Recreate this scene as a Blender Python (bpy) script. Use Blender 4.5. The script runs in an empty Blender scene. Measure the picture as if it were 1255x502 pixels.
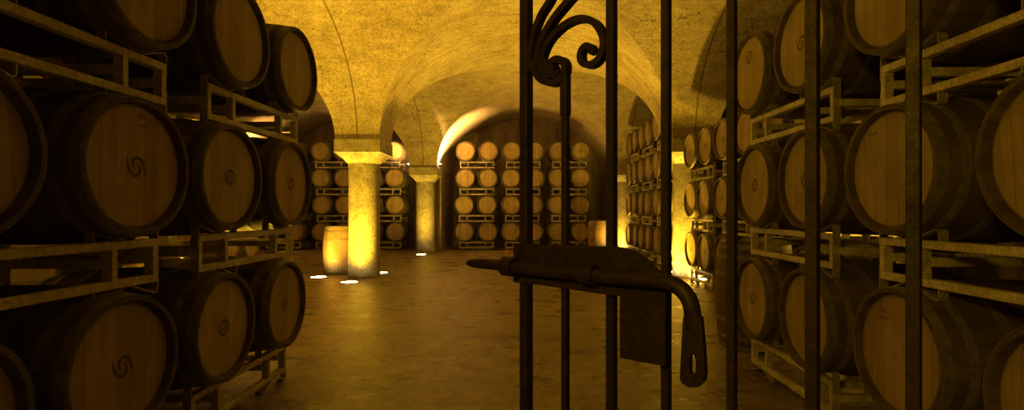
import bpy, bmesh, math, random
from mathutils import Vector, Matrix
random.seed(7)
PI = math.pi
scene = bpy.context.scene
COL = scene.collection

# ------------------------------------------------------------------ camera numbers
F, CX, CY, CAMZ = 630.0, 645.0, 258.5, 1.25

# ------------------------------------------------------------------ helpers
def link(o, parent=None):
    COL.objects.link(o)
    if parent is not None:
        o.parent = parent
    return o

def mesh_from_bm(name, bm, mat, smooth=None):
    me = bpy.data.meshes.new(name)
    bmesh.ops.recalc_face_normals(bm, faces=bm.faces)
    bm.to_mesh(me); bm.free()
    if mat: me.materials.append(mat)
    if smooth is not None:
        for p in me.polygons: p.use_smooth = True
        me.set_sharp_from_angle(angle=math.radians(smooth))
    return me

def mob(name, data, parent=None, loc=None):
    o = bpy.data.objects.new(name, data)
    link(o, parent)
    if loc is not None: o.location = loc
    return o

def tag(o, label=None, cat=None, group=None, kind=None):
    if label: o["label"] = label
    if cat: o["category"] = cat
    if group: o["group"] = group
    if kind: o["kind"] = kind
    return o

def empty(name, loc=(0, 0, 0)):
    o = bpy.data.objects.new(name, None)
    o.empty_display_size = .1
    COL.objects.link(o); o.location = loc
    return o

def box(bm, x0, x1, y0, y1, z0, z1):
    vs = [bm.verts.new((x, y, z)) for x in (x0, x1) for y in (y0, y1) for z in (z0, z1)]
    for f in ((0,1,3,2),(4,6,7,5),(0,4,5,1),(2,3,7,6),(0,2,6,4),(1,5,7,3)):
        bm.faces.new([vs[i] for i in f])

def bevel_all(bm, w, seg=1):
    bmesh.ops.remove_doubles(bm, verts=bm.verts, dist=1e-6)
    bmesh.ops.bevel(bm, geom=list(bm.edges), offset=w, segments=seg, affect='EDGES', profile=.5)

def lathe(bm, prof, n=40, close=False):
    rings = []
    for r, z in prof:
        rings.append([bm.verts.new((r*math.cos(2*PI*k/n), r*math.sin(2*PI*k/n), z)) for k in range(n)])
    pairs = list(zip(rings[:-1], rings[1:]))
    if close: pairs.append((rings[-1], rings[0]))
    for a, b in pairs:
        for k in range(n):
            bm.faces.new((a[k], a[(k+1) % n], b[(k+1) % n], b[k]))
    return rings

def disc(bm, r, z, n=40):
    bm.faces.new([bm.verts.new((r*math.cos(2*PI*k/n), r*math.sin(2*PI*k/n), z)) for k in range(n)])

def catmull(pts, n=8):
    out = []
    P = [pts[0]] + list(pts) + [pts[-1]]
    for i in range(1, len(P)-2):
        p0, p1, p2, p3 = P[i-1], P[i], P[i+1], P[i+2]
        for k in range(n):
            t = k/n
            out.append(tuple(.5*((2*b) + (-a+c)*t + (2*a-5*b+4*c-d)*t*t + (-a+3*b-3*c+d)*t**3)
                             for a, b, c, d in zip(p0, p1, p2, p3)))
    out.append(tuple(pts[-1]))
    return out

def ribbon(bm, pts, th, d0, d1, axes=('x', 'z')):
    """flat strip: 2D polyline (a,b) with thickness list th in the plane, extruded from d0 to d1 on the third axis (local y)"""
    n = len(pts); rows = []
    for i, (a, b) in enumerate(pts):
        a0, b0 = pts[max(i-1, 0)]; a1, b1 = pts[min(i+1, n-1)]
        tx, tz = a1-a0, b1-b0; L = math.hypot(tx, tz) or 1
        nx, nz = -tz/L, tx/L
        h = (th[i] if isinstance(th, (list, tuple)) else th)/2
        rows.append([bm.verts.new(v) for v in ((a+nx*h, d0, b+nz*h), (a+nx*h, d1, b+nz*h),
                                               (a-nx*h, d1, b-nz*h), (a-nx*h, d0, b-nz*h))])
    for r0, r1 in zip(rows[:-1], rows[1:]):
        for k in range(4):
            bm.faces.new((r0[k], r0[(k+1) % 4], r1[(k+1) % 4], r1[k]))
    bm.faces.new(rows[0]); bm.faces.new(rows[-1])

def prism(bm, poly, d0, d1):
    a = [bm.verts.new((x, d0, z)) for x, z in poly]
    b = [bm.verts.new((x, d1, z)) for x, z in poly]
    bm.faces.new(a); bm.faces.new(b)
    n = len(poly)
    for k in range(n):
        bm.faces.new((a[k], a[(k+1) % n], b[(k+1) % n], b[k]))

def tube(bm, pts, rad, n=14):
    """round tube along 3D points"""
    pts = [Vector(p) for p in pts]; rows = []
    ref = Vector((0, 1, 0))
    for i, p in enumerate(pts):
        t = (pts[min(i+1, len(pts)-1)] - pts[max(i-1, 0)]).normalized()
        u = t.cross(ref).normalized(); v = u.cross(t)
        r = rad[i] if isinstance(rad, (list, tuple)) else rad
        rows.append([bm.verts.new(p + r*(math.cos(2*PI*k/n)*u + math.sin(2*PI*k/n)*v)) for k in range(n)])
    for a, b in zip(rows[:-1], rows[1:]):
        for k in range(n):
            bm.faces.new((a[k], a[(k+1) % n], b[(k+1) % n], b[k]))
    bm.faces.new(rows[0]); bm.faces.new(rows[-1])

# ------------------------------------------------------------------ materials
class NT:
    def __init__(s, name):
        s.m = bpy.data.materials.new(name); s.m.use_nodes = True
        s.t = s.m.node_tree; s.b = s.t.nodes['Principled BSDF']
        s.x = 0
    def n(s, typ, **kw):
        q = s.t.nodes.new(typ); s.x -= 180; q.location = (s.x, 0)
        for k, v in kw.items():
            if k in q.inputs.keys() if hasattr(q.inputs, 'keys') else False: q.inputs[k].default_value = v
            else: setattr(q, k, v)
        return q
    def l(s, a, b): s.t.links.new(a, b)
    def coord(s, kind='Object'):
        return s.n('ShaderNodeTexCoord').outputs[kind]
    def noise(s, vec, scale, detail=4, rough=.55, dist=0):
        q = s.n('ShaderNodeTexNoise')
        q.inputs['Scale'].default_value = scale; q.inputs['Detail'].default_value = detail
        q.inputs['Roughness'].default_value = rough; q.inputs['Distortion'].default_value = dist
        if vec is not None: s.l(vec, q.inputs['Vector'])
        return q.outputs['Fac']
    def mapping(s, vec, scale=(1, 1, 1), rot=(0, 0, 0), loc=(0, 0, 0)):
        q = s.n('ShaderNodeMapping'); q.inputs['Scale'].default_value = scale
        q.inputs['Rotation'].default_value = rot; q.inputs['Location'].default_value = loc
        s.l(vec, q.inputs['Vector']); return q.outputs['Vector']
    def ramp(s, fac, stops, interp='LINEAR'):
        q = s.n('ShaderNodeValToRGB'); q.color_ramp.interpolation = interp
        e = q.color_ramp.elements
        while len(e) < len(stops): e.new(.5)
        for el, (p, c) in zip(e, stops):
            el.position = p; el.color = (c, c, c, 1) if isinstance(c, (int, float)) else (*c, 1)
        s.l(fac, q.inputs['Fac']); return q.outputs['Color']
    def mix(s, fac, a, b, blend='MIX'):
        q = s.n('ShaderNodeMix', data_type='RGBA', blend_type=blend)
        for sock, v in ((q.inputs[0], fac), (q.inputs[6], a), (q.inputs[7], b)):
            if isinstance(v, (int, float)): sock.default_value = v
            elif isinstance(v, tuple): sock.default_value = (*v, 1)
            else: s.l(v, sock)
        return q.outputs[2]
    def math(s, op, a, b=None, c=None):
        q = s.n('ShaderNodeMath', operation=op)
        for i, v in enumerate((a, b, c)):
            if v is None: continue
            if isinstance(v, (int, float)): q.inputs[i].default_value = v
            else: s.l(v, q.inputs[i])
        return q.outputs[0]
    def sep(s, vec):
        q = s.n('ShaderNodeSeparateXYZ'); s.l(vec, q.inputs[0]); return q.outputs
    def comb(s, x=0, y=0, z=0):
        q = s.n('ShaderNodeCombineXYZ')
        for i, v in enumerate((x, y, z)):
            if isinstance(v, (int, float)): q.inputs[i].default_value = v
            else: s.l(v, q.inputs[i])
        return q.outputs[0]
    def rnd(s): return s.n('ShaderNodeObjectInfo').outputs['Random']
    def bump(s, h, strength=.3, dist=.01):
        q = s.n('ShaderNodeBump'); q.inputs['Strength'].default_value = strength
        q.inputs['Distance'].default_value = dist; s.l(h, q.inputs['Height'])
        s.l(q.outputs[0], s.b.inputs['Normal'])
    def out(s, col=None, rough=.6, metal=0, spec=None):
        if col is not None:
            if isinstance(col, tuple): s.b.inputs['Base Color'].default_value = (*col, 1)
            else: s.l(col, s.b.inputs['Base Color'])
        if isinstance(rough, (int, float)): s.b.inputs['Roughness'].default_value = rough
        else: s.l(rough, s.b.inputs['Roughness'])
        s.b.inputs['Metallic'].default_value = metal
        if spec is not None: s.b.inputs['Specular IOR Level'].default_value = spec
        return s.m

BAYX, BAYY = 6.2, 6.03
PX, PY1, PY2 = 3.1, 9.84, 15.87
PY0 = PY1 - BAYY
ENDY = 18.9

def m_vault():
    a = NT('vault_plaster'); v = a.coord()
    big = a.noise(v, .55, 5, .6); mid = a.noise(v, 3.2, 6, .65, .3)
    fine = a.noise(a.mapping(v, (1, 1, 1)), 38, 4, .7)
    streak = a.noise(a.mapping(v, (.9, 4.5, 1.6), (0, 0, .4)), 2.0, 5, .65, .6)
    c = a.ramp(big, [(.3, (.50, .40, .25)), (.5, (.66, .56, .38)), (.7, (.78, .68, .48))])
    c = a.mix(.5, c, a.ramp(mid, [(.3, .42), (.5, .9), (.7, 1.0)]), 'MULTIPLY')
    c = a.mix(.4, c, a.ramp(streak, [(.35, .4), (.58, 1.0)]), 'MULTIPLY')
    grit = a.noise(v, 16, 5, .75)
    c = a.mix(.4, c, a.ramp(grit, [(.36, .4), (.58, 1.0)]), 'MULTIPLY')
    c = a.mix(.65, c, a.ramp(fine, [(.36, .2), (.58, 1.0)]), 'MULTIPLY')
    # peeled dark specks
    patch = a.ramp(a.noise(v, .9, 2, .5), [(.60, 0.0), (.66, 1.0)])
    speck = a.ramp(a.noise(v, 14, 3, .6), [(.57, 0.0), (.62, 1.0)])
    f = a.math('MULTIPLY', patch, speck)
    c = a.mix(a.math('MULTIPLY', f, .75), c, (.10, .075, .05))
    # casting joints over each column line
    s = a.sep(v)
    def joint(coord, period, off):
        q = a.math('ABSOLUTE', a.math('SUBTRACT', a.math('FRACT', a.math('ADD', a.math('DIVIDE', a.math('SUBTRACT', coord, off), period), .5)), .5))
        return a.math('LESS_THAN', a.math('MULTIPLY', q, period), .011)
    j = a.math('MAXIMUM', joint(s[0], BAYX, PX), joint(s[1], BAYY, PY1))
    c = a.mix(a.math('MULTIPLY', j, .8), c, (.08, .06, .04))
    h = a.math('ADD', a.math('MULTIPLY', fine, .5), mid)
    a.bump(h, .45, .025)
    return a.out(c, .9, 0, .2)

def m_wall(name='end_wall_plaster', dark=1.0):
    a = NT(name); v = a.coord()
    n1 = a.noise(a.mapping(v, (3, 3, .5)), 1.6, 5, .65); n2 = a.noise(v, 22, 4, .65)
    c = a.ramp(n1, [(.3, (.20*dark, .165*dark, .12*dark)), (.65, (.40*dark, .335*dark, .24*dark))])
    c = a.mix(.4, c, a.ramp(n2, [(.35, .5), (.6, 1.0)]), 'MULTIPLY')
    a.bump(n2, .25, .01)
    return a.out(c, .9, 0, .2)

def m_floor():
    a = NT('polished_concrete'); v = a.coord()
    big = a.noise(v, .45, 6, .6, .4); mid = a.noise(a.mapping(v, (1, 2.0, 1)), 1.9, 6, .65, .8)
    fine = a.noise(v, 26, 5, .7)
    c = a.ramp(big, [(.3, (.30, .235, .15)), (.55, (.46, .36, .235)), (.75, (.55, .44, .30))])
    c = a.mix(.75, c, a.ramp(mid, [(.34, .28), (.52, .85), (.68, 1.0)]), 'MULTIPLY')
    c = a.mix(.6, c, a.ramp(fine, [(.38, .3), (.6, 1.0)]), 'MULTIPLY')
    med = a.noise(v, 7, 6, .7, .6)
    c = a.mix(.65, c, a.ramp(med, [(.37, .35), (.58, 1.0)]), 'MULTIPLY')
    spot = a.ramp(a.noise(v, 5.5, 2, .5), [(.71, 0.0), (.74, 1.0)])
    c = a.mix(a.math('MULTIPLY', spot, .45), c, (.09, .07, .05))
    r = a.ramp(mid, [(.3, .20), (.7, .44)])
    a.bump(a.math('ADD', a.math('ADD', mid, a.math('MULTIPLY', fine, .2)), a.math('MULTIPLY', med, .7)), .5, .03)
    return a.out(c, r, 0, .5)

def m_column():
    a = NT('column_concrete'); v = a.coord()
    n1 = a.noise(v, 2.2, 5, .65); n2 = a.noise(v, 30, 4, .7); pits = a.noise(v, 16, 2, .5)
    c = a.ramp(n1, [(.3, (.38, .345, .27)), (.7, (.60, .56, .46))])
    c = a.mix(.75, c, a.ramp(n2, [(.36, .4), (.58, 1.0)]), 'MULTIPLY')
    c = a.mix(.5, c, a.ramp(a.noise(v, 6, 5, .7), [(.38, .4), (.58, 1.0)]), 'MULTIPLY')
    c = a.mix(a.ramp(pits, [(.66, 0.0), (.70, .7)]), c, (.18, .14, .09))
    a.bump(a.math('SUBTRACT', n2, pits), .3, .01)
    return a.out(c, .85, 0, .25)

def m_head(name='oak_head', dark=1.0):
    a = NT(name); v = a.coord(); s = a.sep(v)
    W = .077
    idx = a.math('FLOOR', a.math('DIVIDE', a.math('ADD', s[0], 1.03), W))
    frac = a.math('FRACT', a.math('DIVIDE', a.math('ADD', s[0], 1.03), W))
    wn = a.n('ShaderNodeTexWhiteNoise', noise_dimensions='2D')
    r = a.rnd(); a.l(a.comb(idx, r, 0), wn.inputs['Vector'])
    grain = a.noise(a.mapping(a.comb(s[0], s[1], a.math('MULTIPLY', r, 50)), (34, 2.2, 1)), 1.6, 5, .65, .5)
    blot = a.noise(a.comb(s[0], s[1], a.math('MULTIPLY', r, 90)), 5, 4, .6)
    c = a.mix(wn.outputs['Value'], (.44*dark, .34*dark, .14*dark), (.60*dark, .475*dark, .21*dark))
    c = a.mix(.55, c, a.ramp(grain, [(.3, .5), (.6, 1.0)]), 'MULTIPLY')
    c = a.mix(.45, c, a.ramp(blot, [(.3, .5), (.6, 1.0)]), 'MULTIPLY')
    c = a.mix(a.ramp(r, [(0, 0.0), (1, .35)]), c, (.34*dark, .20*dark, .08*dark))
    gap = a.math('LESS_THAN', a.math('ABSOLUTE', a.math('SUBTRACT', frac, .5)), .482)
    c = a.mix(a.math('ADD', a.math('MULTIPLY', gap, .6), .4), (.09, .05, .025), c)
    a.bump(a.math('ADD', gap, a.math('MULTIPLY', grain, .3)), .35, .004)
    return a.out(c, .72, 0, .3)

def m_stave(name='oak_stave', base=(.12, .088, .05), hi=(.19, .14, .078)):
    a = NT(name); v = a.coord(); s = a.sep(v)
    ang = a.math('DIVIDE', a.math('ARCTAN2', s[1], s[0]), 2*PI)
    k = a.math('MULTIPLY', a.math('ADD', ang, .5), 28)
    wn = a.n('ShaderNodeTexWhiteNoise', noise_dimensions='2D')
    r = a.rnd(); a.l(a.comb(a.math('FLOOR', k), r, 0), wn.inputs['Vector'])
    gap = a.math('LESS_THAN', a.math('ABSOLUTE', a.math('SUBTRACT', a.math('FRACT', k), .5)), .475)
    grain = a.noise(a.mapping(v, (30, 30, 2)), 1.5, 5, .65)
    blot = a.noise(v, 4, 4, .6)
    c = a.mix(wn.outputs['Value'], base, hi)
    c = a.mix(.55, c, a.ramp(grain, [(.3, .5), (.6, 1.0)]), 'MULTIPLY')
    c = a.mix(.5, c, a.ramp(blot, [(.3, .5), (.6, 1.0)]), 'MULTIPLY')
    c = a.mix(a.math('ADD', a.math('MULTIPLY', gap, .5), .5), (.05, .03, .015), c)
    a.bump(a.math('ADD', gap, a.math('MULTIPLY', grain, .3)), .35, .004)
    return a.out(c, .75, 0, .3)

def m_metal(name, lo, hi, rough=.5, metal=.8, scale=18):
    a = NT(name); v = a.coord()
    n1 = a.noise(v, scale, 5, .7); n2 = a.noise(v, scale*4, 3, .6)
    c = a.ramp(n1, [(.35, lo), (.65, hi)])
    c = a.mix(.4, c, a.ramp(n2, [(.35, .45), (.6, 1.0)]), 'MULTIPLY')
    a.bump(n2, .25, .003)
    return a.out(c, a.ramp(n1, [(.3, min(rough+.2, 1)), (.7, rough)]), metal)

def m_emit(name, col, st):
    a = NT(name)
    a.b.inputs['Base Color'].default_value = (*col, 1)
    a.b.inputs['Emission Color'].default_value = (*col, 1)
    a.b.inputs['Emission Strength'].default_value = st
    return a.m

AMBER = (1.0, .555, .018)
M_VAULT, M_WALL, M_FLOOR, M_COLUMN = m_vault(), m_wall(), m_floor(), m_column()
M_SIDE = m_wall('side_wall_plaster', 1.0)
M_HEAD = m_head()
M_STAVE = m_stave()
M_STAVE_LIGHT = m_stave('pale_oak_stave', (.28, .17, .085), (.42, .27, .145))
M_HOOP = m_metal('galvanised_hoop', (.17, .15, .11), (.30, .27, .20), .5, .2, 9)
M_RACK = m_metal('galvanised_rack_steel', (.46, .41, .30), (.84, .77, .60), .5, .05, 14)
M_STRAP = m_metal('cradle_steel', (.40, .36, .28), (.62, .56, .45), .45, .4, 20)
M_IRON = m_metal('rusty_wrought_iron', (.013, .0075, .005), (.042, .023, .013), .5, .15, 30)
M_STAMP = NT('branding_ink').out((.12, .075, .038), .8)
M_LENS = m_emit('amber_lamp_lens', (1.0, .72, .25), 40)
M_SPOTLENS = m_emit('warm_lamp_lens', (1.0, .78, .40), 60)
M_LAMPMETAL = m_metal('lamp_steel', (.16, .14, .12), (.32, .29, .25), .4, .8, 20)

# ------------------------------------------------------------------ the vaulted cellar shell
ZS, RISE, BLOCK = 2.575, 2.06, .41
AX, AY = BAYX/2 - BLOCK, BAYY/2 - BLOCK
NU = 44
def nodes(c, a):
    return [(c - a*math.cos(PI*k/NU), min(1.0, abs(math.cos(PI*k/NU)))) for k in range(NU+1)]
def ell(u): return math.sqrt(max(0, 1-u*u))

def build_ceiling():
    xs = []
    for bx in (-1, 0, 1): xs += [(x, u, bx) for x, u in nodes(bx*BAYX, AX)]
    ys = []
    for b, cy in enumerate((PY0-BAYY/2, PY0+BAYY/2, PY1+BAYY/2)):
        ys += [(y, v, cy) for y, v in nodes(cy, AY)]
    ys = [q for q in ys if q[0] > -.15]
    ys.append((PY2, 1.0, None))
    k = 12
    for i in range(1, k+1): ys.append((PY2 + (ENDY-PY2)*i/k, 1.0, None))
    bm = bmesh.new(); g = []
    for y, v, cy in ys:
        row = []
        for x, u, bx in xs:
            h = max(ell(u), ell(v))
            row.append(bm.verts.new((x, y, ZS + RISE*h)))
        g.append(row)
    for j in range(len(g)-1):
        for i in range(len(xs)-1):
            a, b, c, d = g[j][i], g[j][i+1], g[j+1][i+1], g[j+1][i]
            cy = ys[j][2]
            mx = .5*(xs[i][0]+xs[i+1][0]); my = .5*(ys[j][0]+ys[j+1][0])
            bx = xs[i][2]*BAYX
            sx = mx - bx; sy = (my - cy) if cy is not None else 1
            if sx*sy > 0: bm.faces.new((a, b, c)); bm.faces.new((a, c, d))
            else: bm.faces.new((a, b, d)); bm.faces.new((b, c, d))
    for f in bm.faces: f.normal_update()
    me = bpy.data.meshes.new('ceiling'); bm.to_mesh(me); bm.free()
    me.materials.append(M_VAULT)
    for p in me.polygons: p.use_smooth = True
    me.set_sharp_from_angle(angle=math.radians(14))
    o = mob('ceiling', me); tag(o, 'ochre plastered groin vault over the whole cellar', 'ceiling', kind='structure')
build_ceiling()

def struct_box(name, label, cat, mat, *b):
    bm = bmesh.new(); box(bm, *b)
    o = mob(name, mesh_from_bm(name, bm, mat)); tag(o, label, cat, kind='structure'); return o
WX = 1.5*BAYX - BLOCK + .02
struct_box('floor', 'worn polished concrete cellar floor with brown stains', 'floor', M_FLOOR, -10, 10, -1.5, ENDY+.3, -.2, 0)
struct_box('wall_back', 'dark plastered end wall under the far vault arches', 'wall', M_WALL, -9.6, 9.6, ENDY-.02, ENDY+.3, 0, 5.2)
struct_box('wall_left', 'plastered side wall of the aisle behind the stacks', 'wall', M_SIDE, -WX-.3, -WX, -.2, ENDY, 0, 5.2)
struct_box('wall_right', 'plastered side wall opposite, behind the gate side stacks', 'wall', M_SIDE, WX, WX+.3, -.2, ENDY, 0, 5.2)
# front wall with the doorway the gate hangs in
bm = bmesh.new()
box(bm, -9.6, -1.05, .0, .36, 0, 5.2); box(bm, 1.05, 9.6, .0, .36, 0, 5.2); box(bm, -1.05, 1.05, .0, .36, 2.75, 5.2)
tag(mob('wall_front', mesh_from_bm('wall_front', bm, M_SIDE)), 'plastered front wall around the gated doorway', 'wall', kind='structure')
# piers behind the farthest columns
for sx, nm in ((-1, 'wall_pier_left'), (1, 'wall_pier_right')):
    struct_box(nm, 'plain pier wall between two far barrel niches', 'wall', M_SIDE,
               sx*PX-BLOCK, sx*PX+BLOCK, PY2+BLOCK-.02, ENDY, 0, ZS+.01)

def shaft_mesh():
    bm = bmesh.new()
    lathe(bm, [(.0001, 0), (.30, 0), (.302, .04), (.293, .10), (.289, .6), (.288, 1.9), (.288, 2.14)], 48)
    return mesh_from_bm('shaft', bm, M_COLUMN, 40)
def capital_mesh():
    bm = bmesh.new(); n = 48; rings = []
    def sq(t, h):                       # square ring point, n points
        a = 2*PI*t; c, s = math.cos(a), math.sin(a); m = max(abs(c), abs(s)); return (h*c/m, h*s/m)
    for k, z in ((0, 2.10), (0, 2.145), (.12, 2.16), (.55, 2.235), (.9, 2.30), (1, 2.322)):
        ring = []
        for i in range(n):
            t = (i+.0)/n; a = 2*PI*t
            rx, ry = .296*math.cos(a), .296*math.sin(a); qx, qy = sq(t, .405)
            ring.append(bm.verts.new((rx+(qx-rx)*k, ry+(qy-ry)*k, z)))
        rings.append(ring)
    for a, b in zip(rings[:-1], rings[1:]):
        for i in range(n): bm.faces.new((a[i], a[(i+1) % n], b[(i+1) % n], b[i]))
    bm.faces.new(rings[0]); bm.faces.new(rings[-1])
    return mesh_from_bm('capital', bm, M_COLUMN, 28)
def slab_mesh():
    bm = bmesh.new(); box(bm, -.43, .43, -.43, .43, 2.322, 2.578); bevel_all(bm, .012)
    return mesh_from_bm('capital_slab', bm, M_COLUMN)
SH, CA, SL = shaft_mesh(), capital_mesh(), slab_mesh()
COLS = [(-PX, PY1, 'round concrete column with flared capital, standing free behind the single upright barrel'),
        (-PX, PY2, 'farther concrete column between two barrel niches, small lamps on its slab'),
        (PX, PY1, 'round concrete column seen through the gate beside the side stacks'),
        (PX, PY2, 'concrete column at the far end behind the tall side stacks'),
        (-PX, PY0, 'concrete column hidden behind the dark near barrel stack'),
        (PX, PY0, 'concrete column hidden behind the near stack at the gate')]
for x, y, lb in COLS:
    r = empty('column', (x, y, 0)); tag(r, lb, 'column', kind='structure')
    mob('shaft', SH, r); mob('capital', CA, r); mob('capital_slab', SL, r)

# ------------------------------------------------------------------ barrels (axis = local z, front head at +z, local y up)
HL, RB, RC = .475, .345, .300
def prof(z): return RB - (RB-RC)*(abs(z)/HL)**2.0
def make_barrel_meshes():
    D = {}
    def body(mat, nm):
        bm = bmesh.new()
        zs = [-HL + 2*HL*i/16 for i in range(17)]
        P = [(.268, -.425), (.272, -.44), (.281, -HL), (RC-.003, -HL)] + [(prof(z), z) for z in zs[1:-1]] + [(RC-.003, HL), (.281, HL), (.272, .44), (.268, .425)]
        lathe(bm, P, 56)
        return mesh_from_bm(nm, bm, mat, 35)
    D['staves'] = body(M_STAVE, 'staves'); D['pale'] = body(M_STAVE_LIGHT, 'pale_staves')
    def head(sgn, nm):
        bm = bmesh.new(); n = 48
        r = lathe(bm, [(.2725, .428), (.2725, .440), (.262, .446)], n)
        bm.faces.new(r[0]); bm.faces.new(r[-1])
        if sgn < 0: bmesh.ops.rotate(bm, verts=bm.verts, cent=(0, 0, 0), matrix=Matrix.Rotation(PI, 3, 'Y'))
        return mesh_from_bm(nm, bm, M_HEAD, 20)
    D['head'] = head(1, 'head'); D['back'] = head(-1, 'back_head')
    D['hoops'] = []
    for zc, w in ((.452, .042), (.362, .036), (.205, .036)):
        for s in (1, -1):
            bm = bmesh.new(); z0, z1 = s*zc - w/2, s*zc + w/2; e = .0035
            lathe(bm, [(prof(z0)+.0002, z0), (prof(z0)+e, z0), (prof(z1)+e, z1), (prof(z1)+.0002, z1)], 56, True)
            D['hoops'].append(mesh_from_bm('hoop', bm, M_HOOP, 35))
    # emblem: two hooked arcs around a small S
    bm = bmesh.new(); Z0, Z1 = .4462, .4470
    def flat(pts, th):
        pts = catmull(pts, 6); n = len(pts); rows = []
        for i, (a, b) in enumerate(pts):
            a0, b0 = pts[max(i-1, 0)]; a1, b1 = pts[min(i+1, n-1)]
            tx, ty = a1-a0, b1-b0; L = math.hypot(tx, ty) or 1
            q = i/(n-1); h = th*(.25 + .75*math.sin(PI*min(1, q*1.15)**.8))/2
            rows.append((bm.verts.new((a-ty/L*h, b+tx/L*h, Z1)), bm.verts.new((a+ty/L*h, b-tx/L*h, Z1))))
        for r0, r1 in zip(rows[:-1], rows[1:]): bm.faces.new((r0[0], r0[1], r1[1], r1[0]))
    for s in (1, -1):
        q = lambda L: [(s*x*.0083, s*y*.0083) for x, y in L]
        flat(q([(-6.2, 4.5), (-5.6, .5), (-3.8, -3.2), (-.6, -4.8), (2.0, -3.6), (2.6, -1.0), (1.2, .8), (0, 1.2)]), .016)
        flat(q([(-1.2, 3.6), (-2.4, 1.6), (-2.0, -.8), (-.4, -1.8)]), .011)
    D['stamp'] = mesh_from_bm('emblem_stamp', bm, M_STAMP)
    return D
BD = make_barrel_meshes()

def text_curve(s, size):
    c = bpy.data.curves.new('print_text', 'FONT'); c.body = s; c.size = size; c.align_x = 'CENTER'
    c.extrude = .0003; c.resolution_u = 3; c.materials.append(M_STAMP)
    o = bpy.data.objects.new('t', c); COL.objects.link(o); bpy.context.view_layer.update()
    me = bpy.data.meshes.new_from_object(o.evaluated_get(bpy.context.evaluated_depsgraph_get()))
    bpy.data.objects.remove(o); me.name = 'printed_mark'; return me
T183, TRUE, TDASH = text_curve('183', .034), text_curve('2uers', .030), text_curve('-----', .026)
TR, TB, T5 = text_curve('R', .03), text_curve('B', .03), text_curve('S', .034)

def face_matrix(f):
    f = Vector((f[0], f[1], 0)).normalized(); up = Vector((0, 0, 1)); x = up.cross(f)
    return Matrix((x, up, f)).transposed()
def yaw_face(f, deg):
    a = math.radians(deg); return (f[0]*math.cos(a)-f[1]*math.sin(a), f[0]*math.sin(a)+f[1]*math.cos(a))

def barrel(x, y, z, f, label, group, stamp=False, text=None, roll=0, hoops=6, pale=False, upright=False):
    r = empty('wine_barrel', (x, y, z))
    if upright: M = Matrix.Rotation(roll, 3, 'Z')
    else: M = face_matrix(f) @ Matrix.Rotation(roll, 3, 'Z')
    r.rotation_euler = M.to_euler()
    tag(r, label, 'barrel', group)
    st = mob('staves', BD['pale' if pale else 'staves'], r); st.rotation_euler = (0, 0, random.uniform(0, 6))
    mob('head', BD['head'], r); mob('back_head', BD['back'], r)
    for h in BD['hoops'][:hoops]: mob('hoop', h, r)
    if stamp: mob('emblem_stamp', BD['stamp'], r, stamp if isinstance(stamp, tuple) else (0, 0, 0))
    for c, tx, ty in text or ():
        mob('printed_mark', c, r, (tx, ty, .4468))
    return r

# ------------------------------------------------------------------ racks (local x along the pair, y away from the heads, z up)
RL, RH, RD = 1.10, .208, .77
TB_H, TB_D = .037, .046
XC = [-.55, -.19, .19, .55]
def make_rack_meshes():
    D = {}
    bm = bmesh.new()
    def frame(y0):
        bm = bmesh.new(); y1 = y0 + TB_D; h = RL/2
        for z0 in (0, RH-TB_H):
            b2 = bmesh.new(); box(b2, -h, h, y0, y1, z0, z0+TB_H); bevel_all(b2, .003)
            t = bpy.data.meshes.new('t'); b2.to_mesh(t); b2.free(); bm.from_mesh(t); bpy.data.meshes.remove(t)
        for c in (-h+.015, -h+.255, h-.255, h-.015):
            b2 = bmesh.new(); box(b2, c-.0145, c+.0145, y0+.001, y1-.001, TB_H-.001, RH-TB_H+.001)
            t = bpy.data.meshes.new('t'); b2.to_mesh(t); b2.free(); bm.from_mesh(t); bpy.data.meshes.remove(t)
        return mesh_from_bm('frame', bm, M_RACK)
    bm.free()
    D['front'] = frame(0); D['rear'] = frame(RD-TB_D)
    bm = bmesh.new(); box(bm, -.02, .02, TB_D, RD-TB_D, .03, .07); D['bar'] = mesh_from_bm('crossbar', bm, M_RACK)
    D['cradles'] = []
    for y0 in (0, RD-TB_D):
        for up in (1, -1):
            for i, xc in enumerate(XC):
                s = 1 if i % 2 == 0 else -1
                e = .003*s if i in (0, 3) else 0
                pts = [(xc - e*.6, -.07 if i in (0, 3) else 0.0), (xc - e*.6, .036), (xc+s*.006, .049), (xc+s*.016, .051), (xc+s*.15, .0035)]
                if i not in (0, 3): pts = [(a, b) for a, b in pts]
                pts = [(a, (RH + b) if up > 0 else (-b)) for a, b in pts]
                bm = bmesh.new(); ribbon(bm, pts, .005, y0+.001, y0+TB_D-.001)
                D['cradles'].append(mesh_from_bm('cradle', bm, M_STRAP))
    return D
RK = make_rack_meshes()
def rack(x, y, z, f, label, group, detail=2, feet=False):
    """(x, y) = middle of the rack's front face; f = direction the barrel heads look"""
    r = empty('barrel_rack', (x, y, z))
    r.rotation_euler = (0, 0, math.atan2(f[1], f[0]) + PI/2)
    tag(r, label, 'rack', group)
    mob('front_frame', RK['front'], r); mob('rear_frame', RK['rear'], r)
    for c in (-.535, -.295, .295, .535): mob('crossbar', RK['bar'], r, (c, 0, .06))
    if detail >= 2: cs = RK['cradles']
    elif detail == 1: cs = RK['cradles'][:4]
    else: cs = []
    for c in cs: mob('cradle', c, r)
    return r

AXU = .326                                         # rack top to barrel axis
PITCH = RH + 2*AXU
FOOT = .051
def level_z(k): return FOOT + k*PITCH               # underside of the rack rails on level k
def axis_z(k): return level_z(k) + RH + AXU
WORDS = ['bottom', 'second', 'third', 'top']

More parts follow.
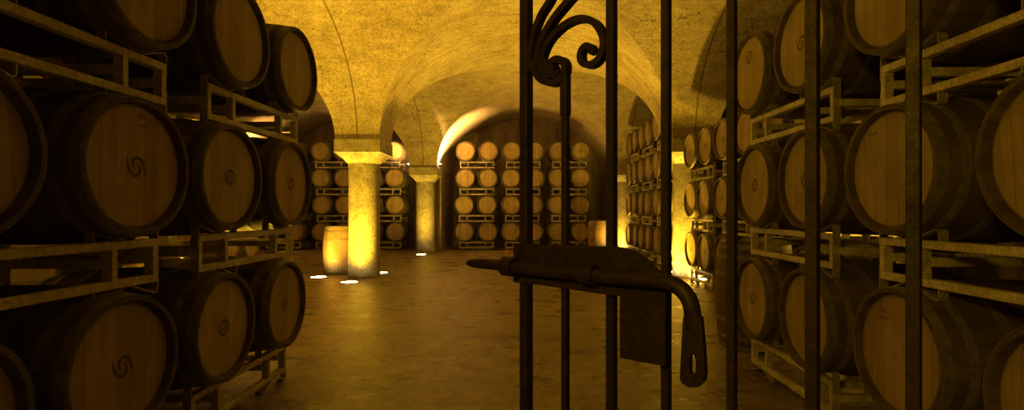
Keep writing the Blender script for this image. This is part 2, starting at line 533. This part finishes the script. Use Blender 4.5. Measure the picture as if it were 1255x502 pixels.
def stack(f, plane, centre, levels, bl, rl, group, rgroup, detail=2, hoops=6, marks=None, shift=None, bshift=None, pale=0, gap=.37, yaw=0, jit=.012):
    """a column of two-barrel racks. plane = head plane coordinate along f's axis, centre = lateral coordinate"""
    for k in range(levels):
        sh = (shift or [0]*levels)[k]; bs = (bshift or [0]*levels)[k]
        yw = yaw + (random.uniform(-1, 1) if jit else 0)
        ff = yaw_face(f, yw)
        def P(lat, back):
            if abs(f[0]) > .5: p = Vector((plane, centre+sh))
            else: p = Vector((centre+sh, plane))
            fv = Vector(ff); lv = Vector((-ff[1], ff[0]))
            return p - fv*back + lv*lat
        q = P(0, .09 + random.uniform(-.01, .01))
        rack(q.x, q.y, level_z(k), ff, rl(k), rgroup, detail)
        for i, s in enumerate((-1, 1)):
            b = P(s*gap + bs + random.uniform(-jit, jit), HL + random.uniform(-jit, jit))
            mk = (marks or {}).get((k, i), {})
            barrel(b.x, b.y, axis_z(k) + random.uniform(0, .003), yaw_face(ff, random.uniform(-1, 1) if jit else 0), bl(k, i), group, hoops=hoops,
                   roll=random.uniform(-.08, .08), pale=pale, **mk)

def near_labels(where, order):
    lv = ['bottom', 'middle', 'top']
    bl = lambda k, i: f'barrel on {lv[k]} rack, {where}, {order[i]}'
    rl = lambda k: f'{lv[k]} grey steel rack of {where}'
    return bl, rl
ST = dict(stamp=True)
# +lat of a stack facing +x is +y ; facing -x is -y ; facing -y is +x
bl, rl = near_labels('nearest stack on dark left side', ['nearer the camera', 'farther from camera'])
stack((1, 0), -1.70, 1.93, 3, bl, rl, 'barrels of the dark near stacks', 'racks of the near stacks',
      marks={(1, 1): dict(stamp=True, text=[(T183, .02, .215), (TRUE, .03, .180), (TDASH, .035, .158)]), (0, 1): dict(stamp=(0, .0, 0))},
      shift=[-.06, 0, .07], bshift=[-.03, -.03, -.03], jit=.006)
bl, rl = near_labels('left stack closer to lit column', ['beside nearest stack', 'at open aisle end'])
stack((1, 0), -1.70, 3.38, 3, bl, rl, 'barrels of the dark near stacks', 'racks of the near stacks',
      marks={(1, 0): ST, (1, 1): ST, (0, 0): ST, (0, 1): ST}, shift=[-.08, 0, .08], bshift=[0, 0, .03], jit=.006)
bl, rl = near_labels('nearest stack on the gate side', ['farther from camera', 'nearer the camera'])
stack((-1, 0), 1.70, 2.03, 3, bl, rl, 'barrels of the gate side near stacks', 'racks of the near stacks', gap=.39,
      marks={(0, 0): dict(text=[(T183, -.10, .17), (TRUE, -.10, .14)]), (1, 0): dict(text=[(TRUE, -.12, .18)])}, shift=[-.02, 0, .02], jit=.006)
bl, rl = near_labels('gate side stack before dark upright barrel', ['at aisle end', 'beside nearest stack'])
stack((-1, 0), 1.70, 3.54, 3, bl, rl, 'barrels of the gate side near stacks', 'racks of the near stacks',
      marks={(1, 0): dict(stamp=True, text=[(TR, 0, .20), (TB, 0, .15), (T5, .01, .10)]), (1, 1): dict(stamp=True, text=[(TR, .08, .20), (TB, .08, .15)]), (2, 0): dict(stamp=(0, .13, 0)), (2, 1): ST, (0, 0): ST},
      shift=[0, .0, .0], bshift=[.0, .0, -.06], jit=.006)

lv3 = ['bottom', 'middle', 'top']
for n, (yc, nm) in enumerate(((8.65, 'at the lit column'), (7.16, 'second from the lit column'), (5.67, 'behind the near gate side stack'))):
    stack((-1, 0), 2.85, yc, 3,
          lambda k, i: f'barrel on {lv3[k]} rack, side stack {nm}, {["farther", "nearer"][i]} one',
          lambda k: f'{lv3[k]} steel rack of side stack {nm}',
          'barrels of the side stacks by the column', 'racks of the side stacks by the column', detail=2 if n < 2 else 1,
          marks={(2, 0): ST, (0, 0): ST, (0, 1): ST, (2, 1): ST} if n == 0 else {(2, 0): ST, (1, 0): ST}, jit=.012)
for n, (yc, nm) in enumerate(((11.32, 'nearest the camera'), (12.88, 'midway'), (14.40, 'farthest back'))):
    stack((-1, 0), 2.92, yc, 4,
          lambda k, i: f'barrel on {WORDS[k]} rack of tall four-rack stack {nm}, {["farther", "nearer"][i]} one',
          lambda k: f'{WORDS[k]} steel rack of tall four-rack side stack {nm}',
          'barrels of the tall side stacks', 'racks of the tall side stacks', detail=1, jit=.012)
for xc, nm in ((-1.61, 'beside the far column'), (-.13, 'in the niche centre'), (1.37, 'beside the upright far barrel')):
    stack((0, -1), 16.42, xc, 4,
          lambda k, i: f'oak barrel, {WORDS[k]} row of end wall stack {nm}, {["left", "right"][i]} one',
          lambda k: f'{WORDS[k]} steel rack of end wall stack {nm}',
          'barrels against the end wall', 'racks against the end wall', detail=1, jit=.012, yaw=2 if xc > 1 else 0,
          marks={(3, 1): ST} if xc > 1 else None, shift=[.0, .0, .02, .03])
for xc, nm in ((-7.80, 'past the dark near stacks'), (-6.21, 'left of the lit column'), (-4.58, 'right of the lit column')):
    stack((0, -1), 16.42, xc, 4,
          lambda k, i: f'oak barrel, {WORDS[k]} row of side niche stack {nm}, {["left", "right"][i]} one',
          lambda k: f'{WORDS[k]} steel rack of side niche stack {nm}',
          'barrels in the side niche', 'racks in the side niche', detail=1, jit=.012, shift=[.0, .02, .0, -.03])
# a single low rack of two barrels in the far aisle, glimpsed through the near racks
stack((1, 0), -5.7, 10.3, 1, lambda k, i: f'barrel on low rack in far aisle behind stacks, {["nearer", "farther"][i]} one',
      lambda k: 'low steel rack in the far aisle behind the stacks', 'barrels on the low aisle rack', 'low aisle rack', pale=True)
# upright barrels
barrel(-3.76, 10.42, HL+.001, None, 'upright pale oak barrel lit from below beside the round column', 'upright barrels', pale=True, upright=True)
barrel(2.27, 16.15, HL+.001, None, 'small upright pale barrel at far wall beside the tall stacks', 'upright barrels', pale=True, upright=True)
barrel(2.12, 4.78, HL+.001, None, 'dark upright barrel behind the gate at end of near stack', 'upright barrels', upright=True)

# ------------------------------------------------------------------ wrought iron gate, swung open at 45 degrees
Y0 = 1.38
U = Vector((.70, -.714, 0))                      # along the gate leaf, towards the hinges
def leaf(px, py):
    k = (px-CX)/F
    s = Y0*k/(.70+.714*k); Y = Y0 - .714*s
    return (s, CAMZ - (py-CY)*Y/F)
gate = empty('iron_gate', (0, Y0, 0))
gate.rotation_euler = (0, 0, math.atan2(U.y, U.x))
tag(gate, 'open wrought iron gate with scrolls, long bolt and lock plate', 'gate')
GZ0, GZ1 = .06, 2.55
def gpart(name, bm, smooth=None, parent=gate, mat=M_IRON): return mob(name, mesh_from_bm(name, bm, mat, smooth), parent)
def gbar(name, s, w, z0=GZ0, z1=GZ1, d=None):
    bm = bmesh.new(); d = d or w; box(bm, s-w/2, s+w/2, -d/2, d/2, z0, z1); bevel_all(bm, .0015)
    return gpart(name, bm)
gbar('stile', 0, .027, d=.027)
BARS = [(2, .0205), (3, .0175), (4, .016), (5, .0195), (6, .0185), (7, .019), (8, .019)]
for i, w in BARS: gbar('bar', i*.14, w)
gbar('hinge_stile', 9.55*.14, .03)
for z in (.10, 2.46):
    bm = bmesh.new(); box(bm, -.013, 9.55*.14, -.016, .016, z-.02, z+.02); bevel_all(bm, .0015); gpart('rail', bm)
for z in (.35, 2.2):
    bm = bmesh.new(); box(bm, 9.55*.14+.012, 9.55*.14+.16, -.012, .012, z-.02, z+.02)
    gpart('hinge_strap', bm)
# slim bar with a thicker head below the scroll
sx = leaf(693, 150)[0]
zt, zm = leaf(693, 88)[1], leaf(693, 141)[1]
gbar('bar', sx, .0165, GZ0, zm+.01); gbar('bar_collar', sx, .021, zm, zt)
def strip(name, pix, th, d=.011, n=7):
    pts = catmull([leaf(*p) for p in pix], n)
    if isinstance(th, tuple):
        m = len(pts); th = [th[0] + (th[1]-th[0])*i/(m-1) for i in range(m)]
    bm = bmesh.new(); ribbon(bm, pts, th, -d, d)
    return gpart(name, bm)
strip('scroll', [(694, 90), (694, 80), (690, 74.5), (683, 73.5), (677, 78), (675, 85), (678, 91), (683, 91), (684, 87)], .0185, .0105)
strip('scroll', [(691, 94), (686, 100), (677, 102), (667, 99), (660, 92), (657, 82), (660, 76), (667, 75), (672, 80), (672, 88), (678, 93)], .017, .0115)
strip('scroll', [(668, 90), (665, 80), (667, 67), (673, 53), (683, 40), (697, 29), (713, 23.5), (728, 27), (738, 39), (741.5, 53), (738.5, 67),
                 (732, 76.5), (723, 80), (715.5, 77), (713, 69), (715.5, 61), (721, 57), (726.5, 59.5), (727.8, 66)], (.0165, .0155), .0105)
strip('scroll', [(658, 90), (660, 70), (667, 46), (680, 24), (698, 2), (716, -20), (724, -45), (714, -66), (698, -64), (694, -50)], (.017, .020), .0105)
strip('scroll', [(652, 88), (652, 66), (656, 42), (664, 20), (676, 0), (684, -24), (678, -46), (666, -50), (662, -38)], (.016, .015), .0105)
bm = bmesh.new()
c = leaf(675.5, 87)
ring = [(c[0]+.021*math.cos(2*PI*k/20), c[1]+.021*math.sin(2*PI*k/20)) for k in range(20)]
prism(bm, ring, -.014, .014); gpart('scroll_boss', bm, 40)
# lock plate behind the bolt
bm = bmesh.new()
poly = [(637.5, 297.5), (690, 299.5), (735, 301), (766, 302), (778, 304), (788, 308), (798, 315), (810, 327), (822, 338), (823, 360), (770, 361), (743, 358), (720, 354.5), (698, 351.5), (673, 348), (637.5, 344)]
prism(bm, [leaf(*p) for p in poly], -.024, -.014); bevel_all(bm, .001); gpart('lock_plate', bm)
bm = bmesh.new()
prism(bm, [leaf(*p) for p in ((770, 357), (823.5, 357), (823.5, 443.5), (812, 441.5), (770, 434))], -.030, -.0135)
bevel_all(bm, .002); gpart('lock_case', bm)
# sliding bolt with bent handle
def L3(px, py, d=-.040): s, z = leaf(px, py); return (s, d, z)
bm = bmesh.new()
base = [(584.5, 321), (586.5, 321), (592, 321.1), (600, 321.3), (612, 322), (630, 323.8)]
tube(bm, [L3(*p) for p in base] , [.001, .007, .012, .0145, .0148, .0150], 16)
bolt = gpart('bolt', bm, 40)
bm = bmesh.new()
pth = catmull([(628, 323.8), (660, 328), (700, 331.5), (743, 335.5), (790, 339), (822, 342), (838, 346), (850, 354.5), (858, 367), (861, 382), (862, 396), (862.4, 408)], 6)
n = len(pth)
tube(bm, [L3(*p) for p in pth], [.0165]*n, 16)
# hammered flat towards the grip
za, zb = leaf(861, 376)[1], leaf(862.4, 408)[1]; sc = leaf(861.8, 395)[0]
for v in bm.verts:
    if v.co.z < za and v.co.x > leaf(840, 380)[0]:
        q = min(1, (za-v.co.z)/(za-zb)); v.co.y = -.040 + (v.co.y+.040)*(1-.66*q); v.co.x = sc + (v.co.x-sc)*(1+.12*q)
gpart('bolt_shank', bm, 40, bolt)
out_ = [(851, 384), (872.5, 384), (876.5, 430), (877.5, 452), (876, 460), (869, 467.5), (858, 467.5), (850, 463), (847, 457), (848.5, 430)]
inn_ = [(860, 429), (864, 429), (866, 434), (866.5, 446), (866, 450), (865, 452), (861, 452), (859, 450), (859, 445), (859, 432)]
bm = bmesh.new(); rr = []
for P_, d in ((out_, -.046), (out_, -.034), (inn_, -.034), (inn_, -.046)):
    rr.append([bm.verts.new(L3(a, b, d)) for a, b in P_])
for a, b in ((0, 1), (1, 2), (2, 3), (3, 0)):
    for k in range(10): bm.faces.new((rr[a][k], rr[a][(k+1) % 10], rr[b][(k+1) % 10], rr[b][k]))
gpart('bolt_grip', bm, None, bolt)
for pa, pb, r in (((632, 324.3), (645, 325.8), .0265), ((727, 333.5), (743, 335.3), .0235)):
    bm = bmesh.new(); tube(bm, [L3(*pa), L3(*pa), L3(*pb), L3(*pb)], [r-.003, r, r, r-.003], 20)
    a = leaf(*pa); b = leaf(*pb); box(bm, a[0], b[0], -.04, -.012, a[1]-.012, a[1]+.012)
    gpart('bolt_guide', bm, 40)

# ------------------------------------------------------------------ lamps
def fixture_meshes():
    bm = bmesh.new(); lathe(bm, [(.138, .001), (.172, .001), (.172, .008), (.164, .012), (.142, .012), (.138, .008)], 40, True)
    bz = mesh_from_bm('bezel', bm, M_LAMPMETAL, 30)
    bm = bmesh.new(); r = lathe(bm, [(.139, .002), (.139, .006), (.09, .010), (.03, .0125)], 40); bm.faces.new(r[0]); bm.faces.new(r[-1])
    return bz, mesh_from_bm('lens', bm, M_LENS, 30)
BZ, LENS = fixture_meshes()
def ground_light(x, y, power, label, aim=(0, 0, 1), size=156, col=AMBER, blend=1.0):
    r = empty('ground_light', (x, y, 0)); tag(r, label, 'light', 'uplights set in the floor')
    mob('bezel', BZ, r); mob('lens', LENS, r)
    d = bpy.data.lights.new('uplight', 'SPOT'); d.energy = power; d.color = col
    d.spot_size = math.radians(size); d.spot_blend = blend; d.shadow_soft_size = .06
    o = bpy.data.objects.new('uplight', d); link(o, r); o.location = (0, 0, .03)
    o.rotation_euler = Vector(aim).to_track_quat('-Z', 'Y').to_euler()
UP = 640
ground_light(-3.10, 9.00, UP, 'round floor uplight in front of the lit column')
ground_light(-3.92, 9.70, UP*.35, 'round floor uplight before the upright lit barrel')
ground_light(-2.94, 10.37, UP*.3, 'floor uplight peeking out behind the lit column base')
ground_light(-3.02, 14.75, UP*.5, 'small floor uplight before the farther column')
ground_light(2.62, 9.55, UP*.55, 'floor uplight at the foot of the column through the gate')
ground_light(3.16, 9.40, UP*.6, 'floor uplight under the side stack by the column')
ground_light(3.02, 10.50, UP*.35, 'floor uplight behind the column through the gate')
ground_light(2.75, 15.45, UP*.3, 'floor uplight at the farthest column')
ground_light(-3.10, 4.65, UP, 'floor uplight behind the dark near stack')
ground_light(3.10, 4.65, UP*.3, 'floor uplight behind the near gate side stack')

def spotlight(x, y, z, aim, power, label, col=(1.0, .50, .13), size=125):
    r = empty('spotlight', (x, y, z)); tag(r, label, 'light', 'small lamps on the column slabs')
    q = Vector(aim).to_track_quat('Z', 'Y'); 
    bm = bmesh.new(); k = lathe(bm, [(.022, -.06), (.034, -.05), (.04, .03), (.037, .03), (.034, .0)], 20); bm.faces.new(k[0]); bm.faces.new(k[-1])
    h = mob('housing', mesh_from_bm('housing', bm, M_LAMPMETAL, 30), r); h.rotation_euler = q.to_euler()
    bm = bmesh.new(); k = lathe(bm, [(.033, .022), (.036, .032), (.034, .048), (.024, .060), (.010, .066)], 20); bm.faces.new(k[0]); bm.faces.new(k[-1]); l = mob('lens', mesh_from_bm('lens', bm, M_SPOTLENS), r); l.rotation_euler = q.to_euler()
    bm = bmesh.new(); box(bm, -.012, .012, -.012, .012, -.058, -.02); mob('bracket', mesh_from_bm('bracket', bm, M_LAMPMETAL), r)
    d = bpy.data.lights.new('beam', 'SPOT'); d.energy = power; d.color = col; d.spot_size = math.radians(size); d.spot_blend = .6; d.shadow_soft_size = .03
    o = bpy.data.objects.new('beam', d); link(o, r); o.location = q @ Vector((0, 0, .10))
    o.rotation_euler = Vector(aim).to_track_quat('-Z', 'Y').to_euler()
spotlight(-2.62, 15.60, 2.63, (-.18, .25, 1.0), 2000, 'small bright lamp on column slab under the central arch', size=108)
spotlight(-3.58, 15.60, 2.63, (.02, .7, 1.0), 300, 'small bright lamp on column slab facing the side niche')
spotlight(-8.82, 15.60, 2.63, (-.22, .25, 1.0), 1100, 'small lamp lighting the side niche arch behind the stacks', size=100)

# fill light added behind the viewer, no fixture, brightens gate-side barrels and gate
d = bpy.data.lights.new('doorway_fill', 'POINT'); d.energy = 62; d.color = (1.0, .56, .02); d.shadow_soft_size = .18
o = bpy.data.objects.new('doorway_fill', d); link(o); o.location = (-.95, -.75, 2.1)

# ------------------------------------------------------------------ world, camera, view
w = bpy.data.worlds.new('World'); scene.world = w; w.use_nodes = True
w.node_tree.nodes['Background'].inputs[0].default_value = (1, .55, .1, 1)
w.node_tree.nodes['Background'].inputs[1].default_value = .02
cd = bpy.data.cameras.new('Camera'); cam = bpy.data.objects.new('Camera', cd); COL.objects.link(cam)
cam.location = (0, 0, CAMZ); cam.rotation_euler = (PI/2, 0, 0)
cd.sensor_fit = 'HORIZONTAL'; cd.sensor_width = 36; cd.lens = 36*F/1255
cd.shift_x = -(CX-627.5)/1255; cd.shift_y = (CY-251)/1255
cd.clip_start = .02; cd.clip_end = 100
scene.camera = cam
scene.view_settings.view_transform = 'Standard'; scene.view_settings.look = 'None'
scene.view_settings.gamma = 1; scene.view_settings.use_curve_mapping = False
scene.view_settings.exposure = 0.36
scene.cycles.use_denoising = True
scene.cycles.max_bounces = 12; scene.cycles.diffuse_bounces = 8
scene.cycles.sample_clamp_indirect = 6
